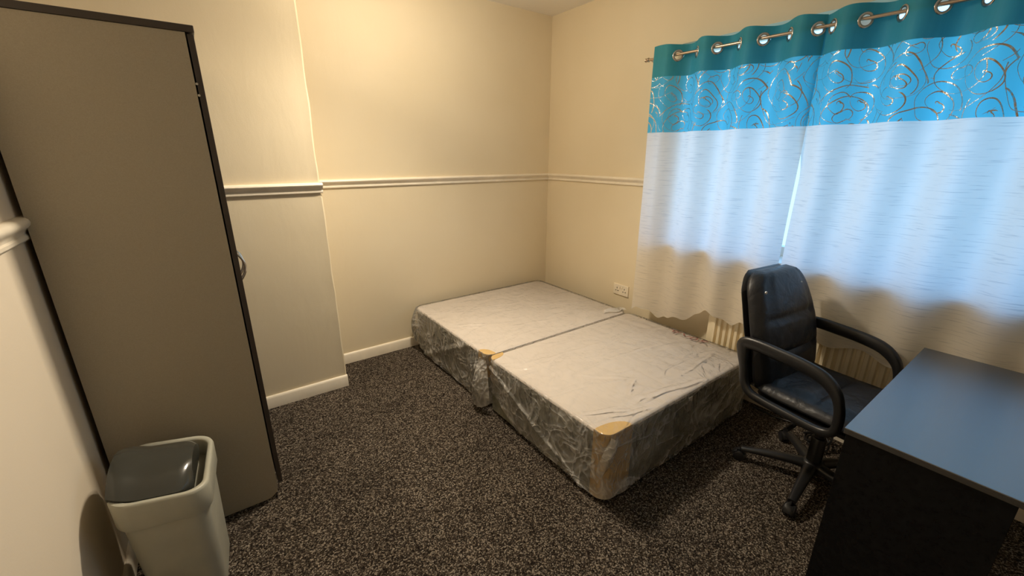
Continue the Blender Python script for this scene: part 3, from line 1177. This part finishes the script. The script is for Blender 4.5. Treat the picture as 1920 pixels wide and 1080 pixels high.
# ------------------------------------------------------------------ office chair
def leather():
    t = NT('black_leather_look')
    v = t.coord('Object')
    cr_ = t.noise(v, 90, 4, 0.6)
    big = t.noise(v, 14, 3, 0.5, 0.6)
    c = t.mix(big, (0.007, 0.008, 0.011), (0.014, 0.015, 0.019))
    n = t.bump(cr_, 0.18, 0.003)
    n = t.bump(big, 0.30, 0.02, n)
    return t.done(t.pbsdf(c, 0.42, 0, 0.5, n))


M_LEATH = leather()
M_BLK = plain('black_moulded_plastic', (0.014, 0.014, 0.015), 0.36, 0, 0.5, 200, 0.08)
M_BLKM = plain('black_painted_steel', (0.010, 0.010, 0.010), 0.35)
chair = thing('office_chair', 'black padded office swivel chair with loop arms between bed and desk', 'office chair', (2.096, 0.480, 0), math.radians(-6))

# local frame: +x to the photo's right (towards window), +y to the back of the chair
def cushion(name, wfun, path, thick, seams, nu=18, nv=34, grooves_u=(), parent=chair, mat=M_LEATH, puff=1.0):
    """padded slab following path(t)->(centre, front normal); wfun half width"""
    b = bmesh.new()
    F, K = [], []
    for j in range(nv + 1):
        tt = j / nv
        c, nrm = path(tt)
        w = wfun(tt)
        ef = min(1.0, (tt / .07)) if tt < .07 else min(1.0, (1 - tt) / .05)
        ef = math.sqrt(max(0.0, 1 - (1 - ef) ** 2)) * .85 + .15
        rf, rk = [], []
        for i in range(nu + 1):
            u = -1 + 2 * i / nu
            eu = math.sqrt(max(0.0, 1 - abs(u) ** 5)) * .88 + .12
            d = thick * ef * eu
            g = 0.0
            for s in seams:
                g += 0.016 * math.exp(-((tt - s) / 0.018) ** 2) * (1 if abs(u) < .72 else .15)
            for s in grooves_u:
                g += 0.012 * math.exp(-((abs(u) - s) / 0.05) ** 2)
            dome = 0.014 * puff * (1 - u * u)
            rf.append(b.verts.new(Vector(c) + Vector((u * w, 0, 0)) + Vector(nrm) * (d * .62 + dome - g)))
            rk.append(b.verts.new(Vector(c) + Vector((u * w, 0, 0)) - Vector(nrm) * d * .38))
        F.append(rf)
        K.append(rk)
    for j in range(nv):
        for i in range(nu):
            b.faces.new((F[j][i], F[j][i + 1], F[j + 1][i + 1], F[j + 1][i]))
            b.faces.new((K[j][i], K[j + 1][i], K[j + 1][i + 1], K[j][i + 1]))
        b.faces.new((F[j][0], F[j + 1][0], K[j + 1][0], K[j][0]))
        b.faces.new((F[j][nu], K[j][nu], K[j + 1][nu], F[j + 1][nu]))
    for i in range(nu):
        b.faces.new((F[0][i], K[0][i], K[0][i + 1], F[0][i + 1]))
        b.faces.new((F[nv][i], F[nv][i + 1], K[nv][i + 1], K[nv][i]))
    return obj(name, b, mat, parent, smooth=True, angle=60)


def back_path(t):
    z = 0.455 + 0.507 * t
    y = 0.205 + 0.022 * math.sin(PI * min(1, t / .5)) * 0 + 0.13 * t + 0.02 * t * t - 0.02 * math.sin(PI * t)
    n = Vector((0, -1, 0.22)).normalized()
    return (0, y, z), n


def back_w(t):
    w = 0.236 + 0.012 * math.sin(PI * min(1, t * 1.1)) - 0.028 * smoothstep(.5, 1, t)
    if t > .80:
        w *= math.sqrt(max(0.0, 1 - ((t - .80) / .20) ** 2.4 * .62))
    if t < .08:
        w *= 0.93 + .07 * t / .08
    return w


cushion('backrest', back_w, back_path, 0.085, (0.30, 0.60), grooves_u=(0.70,))
def shell_path(t):
    (x, y, z), n = back_path(t)
    return (x, y + .034, z - .004), n
cushion('back_shell', lambda t: back_w(t) * 0.985, shell_path, 0.03, (), parent=chair, mat=M_BLK, puff=0.0)


def seat_path(t):
    y = 0.235 - 0.475 * t
    z = 0.452 - 0.02 * smoothstep(.75, 1, t) + 0.01 * smoothstep(.3, 0, t)
    return (0, y, z), Vector((0, 0, 1))


def seat_w(t):
    w = 0.232
    if t > .85:
        w *= math.sqrt(max(0.0, 1 - ((t - .85) / .15) ** 2.5 * .35))
    if t < .1:
        w *= .94 + .6 * t * .1
    return w


cushion('seat', seat_w, seat_path, 0.075, (0.52,), grooves_u=(0.80,), puff=.5)
# seat pan under the cushion
bm = bmesh.new()
loft(bm, [[(x, y - .005, z) for x, y in rrect(hx, hy, .06, 6)] for hx, hy, z in ((.17, .18, .395), (.205, .215, .402), (.215, .225, .424))])
obj('seat_pan', bm, M_BLK, chair, smooth=True, angle=40)

# loop arms
def catmull(P, n=8, closed=True):
    out = []
    m = len(P)
    for i in range(m if closed else m - 1):
        p0, p1, p2, p3 = (Vector(P[(i + k) % m]) if closed else Vector(P[min(m - 1, max(0, i + k))]) for k in (-1, 0, 1, 2))
        for k in range(n):
            s = k / n
            out.append(0.5 * ((2 * p1) + (-p0 + p2) * s + (2 * p0 - 5 * p1 + 4 * p2 - p3) * s * s + (-p0 + 3 * p1 - 3 * p2 + p3) * s ** 3))
    return out


for sx in (-1, 1):
    X = sx * 0.264
    P = [(X, .268, .665), (X, .215, .676), (X, .12, .672), (X, .02, .664), (X, -.055, .646), (X, -.105, .605), (X, -.128, .55), (X, -.135, .49), (X, -.125, .445), (X, -.08, .425),
         (X, .03, .427), (X, .14, .433), (X, .205, .445), (X, .238, .485), (X, .252, .55), (X, .268, .62)]
    C = catmull(P, 5)
    m = len(C)
    rx = []
    ry = []
    for p in C:
        k = smoothstep(.56, .66, p.z)
        rx.append((.018 + .0105 * k))
        ry.append(.0165)
    bm = bmesh.new()
    sweep(bm, C, rx, ry, 12, closed=True, upv=Vector((sx, 0, 0)), power=0.75)
    # rotate the section so that its broad axis is across the arm
    obj('armrest', bm, M_BLK, chair, smooth=True)

# mechanism, column, star base
bm = bmesh.new()
box(bm, -.085, .085, -.11, .11, .372, .396, .008)
box(bm, -.045, .045, -.06, .07, .338, .374, .01)
obj('tilt_mechanism', bm, M_BLKM, chair)
bm = bmesh.new()
sweep(bm, [(-.04, .02, .362), (-.13, .03, .365), (-.20, .035, .352)], .006, n=8)
sweep(bm, [(-.19, .035, .354), (-.245, .038, .345)], .011, n=8)
obj('height_lever', bm, M_BLK, chair, smooth=True, angle=40)
bm = bmesh.new()
lathe(bm, [(.030, .085), (.030, .235), (.027, .24), (.019, .242), (.019, .30), (.014, .302), (.014, .345)], 20, (0, 0, 0))
obj('gas_column', bm, M_BLKM, chair, smooth=True, angle=35)
bm = bmesh.new()
lathe(bm, [(.030, .062), (.045, .066), (.048, .09), (.044, .108), (.034, .116)], 20)
obj('hub', bm, M_BLK, chair, smooth=True, angle=40)
for k in range(5):
    a = math.radians(187 - 72 * k + 5)
    d = Vector((math.cos(a), math.sin(a), 0))
    bm = bmesh.new()
    pts = [d * r + Vector((0, 0, z)) for r, z in ((.03, .090), (.10, .088), (.18, .080), (.25, .070), (.292, .064))]
    sweep(bm, pts, [.027, .024, .021, .018, .016], [.022, .019, .016, .013, .011], 10, power=.7)
    leg = obj('base_leg', bm, M_BLK, chair, smooth=True, angle=50)
    cpos = d * .286
    bm = bmesh.new()
    side = Vector((-d.y, d.x, 0))
    sweep(bm, [cpos + Vector((0, 0, .066)), cpos + Vector((0, 0, .040))], .006, n=8)
    off = d * .012
    for s in (-1, 1):
        cc = cpos + off + side * s * .0135
        ringp = []
        sweep(bm, [cc - side * .009 + Vector((0, 0, .026)), cc - side * .006 + Vector((0, 0, .026)), cc + side * .006 + Vector((0, 0, .026)), cc + side * .009 + Vector((0, 0, .026))],
              [.020, .026, .026, .020], [.020, .026, .026, .020], 18)
    # hood over the twin wheels
    arc = [cpos + off + Vector((0, 0, .026)) + d * (.030 * math.cos(q)) + Vector((0, 0, .030 * math.sin(q))) for q in [PI * i / 8 for i in range(9)]]
    sweep(bm, arc, .016, .003, 8, upv=Vector((0, 0, 1)).cross(side))
    obj('caster', bm, M_BLK, leg, smooth=True, angle=45)
# two press studs on the back
for (x, z) in ((-.185, .90), (.105, .905)):
    t_ = (z - .455) / .515
    (a, y, zz), n = back_path(t_)
    bm = bmesh.new()
    lathe(bm, [(.007, -.003), (.007, .001), (.004, .003)], 12, (x, y - .064, zz), 'Y')
    o = obj('stud', bm, M_HINGE, chair, smooth=True, angle=40)

# ------------------------------------------------------------------ loose black cable on the floor
bm = bmesh.new()
pts = []
for i in range(150):
    s = i / 149
    a = s * 2 * PI * 4.3
    r = .050 + .014 * math.sin(s * 17)
    pts.append((r * math.cos(a) + .012 * math.sin(s * 31), 0.9 * r * math.sin(a) + .03 * s, .008 + .045 * s + .030 * (1 + math.sin(a * 1.0 + s * 5)) * (0.25 + s)))
pts += [(.06, .07, .10), (.11, .09, .05), (.10, .16, .012), (.08, .26, .008), (.09, .38, .008)]
sweep(bm, pts, .0048, n=8)
cab = obj('cable', bm, M_BLK, None, smooth=True)
cab.location = (2.415, 0.545, 0)
tag(cab, 'loosely coiled black cable on the carpet behind the office chair', 'cable')
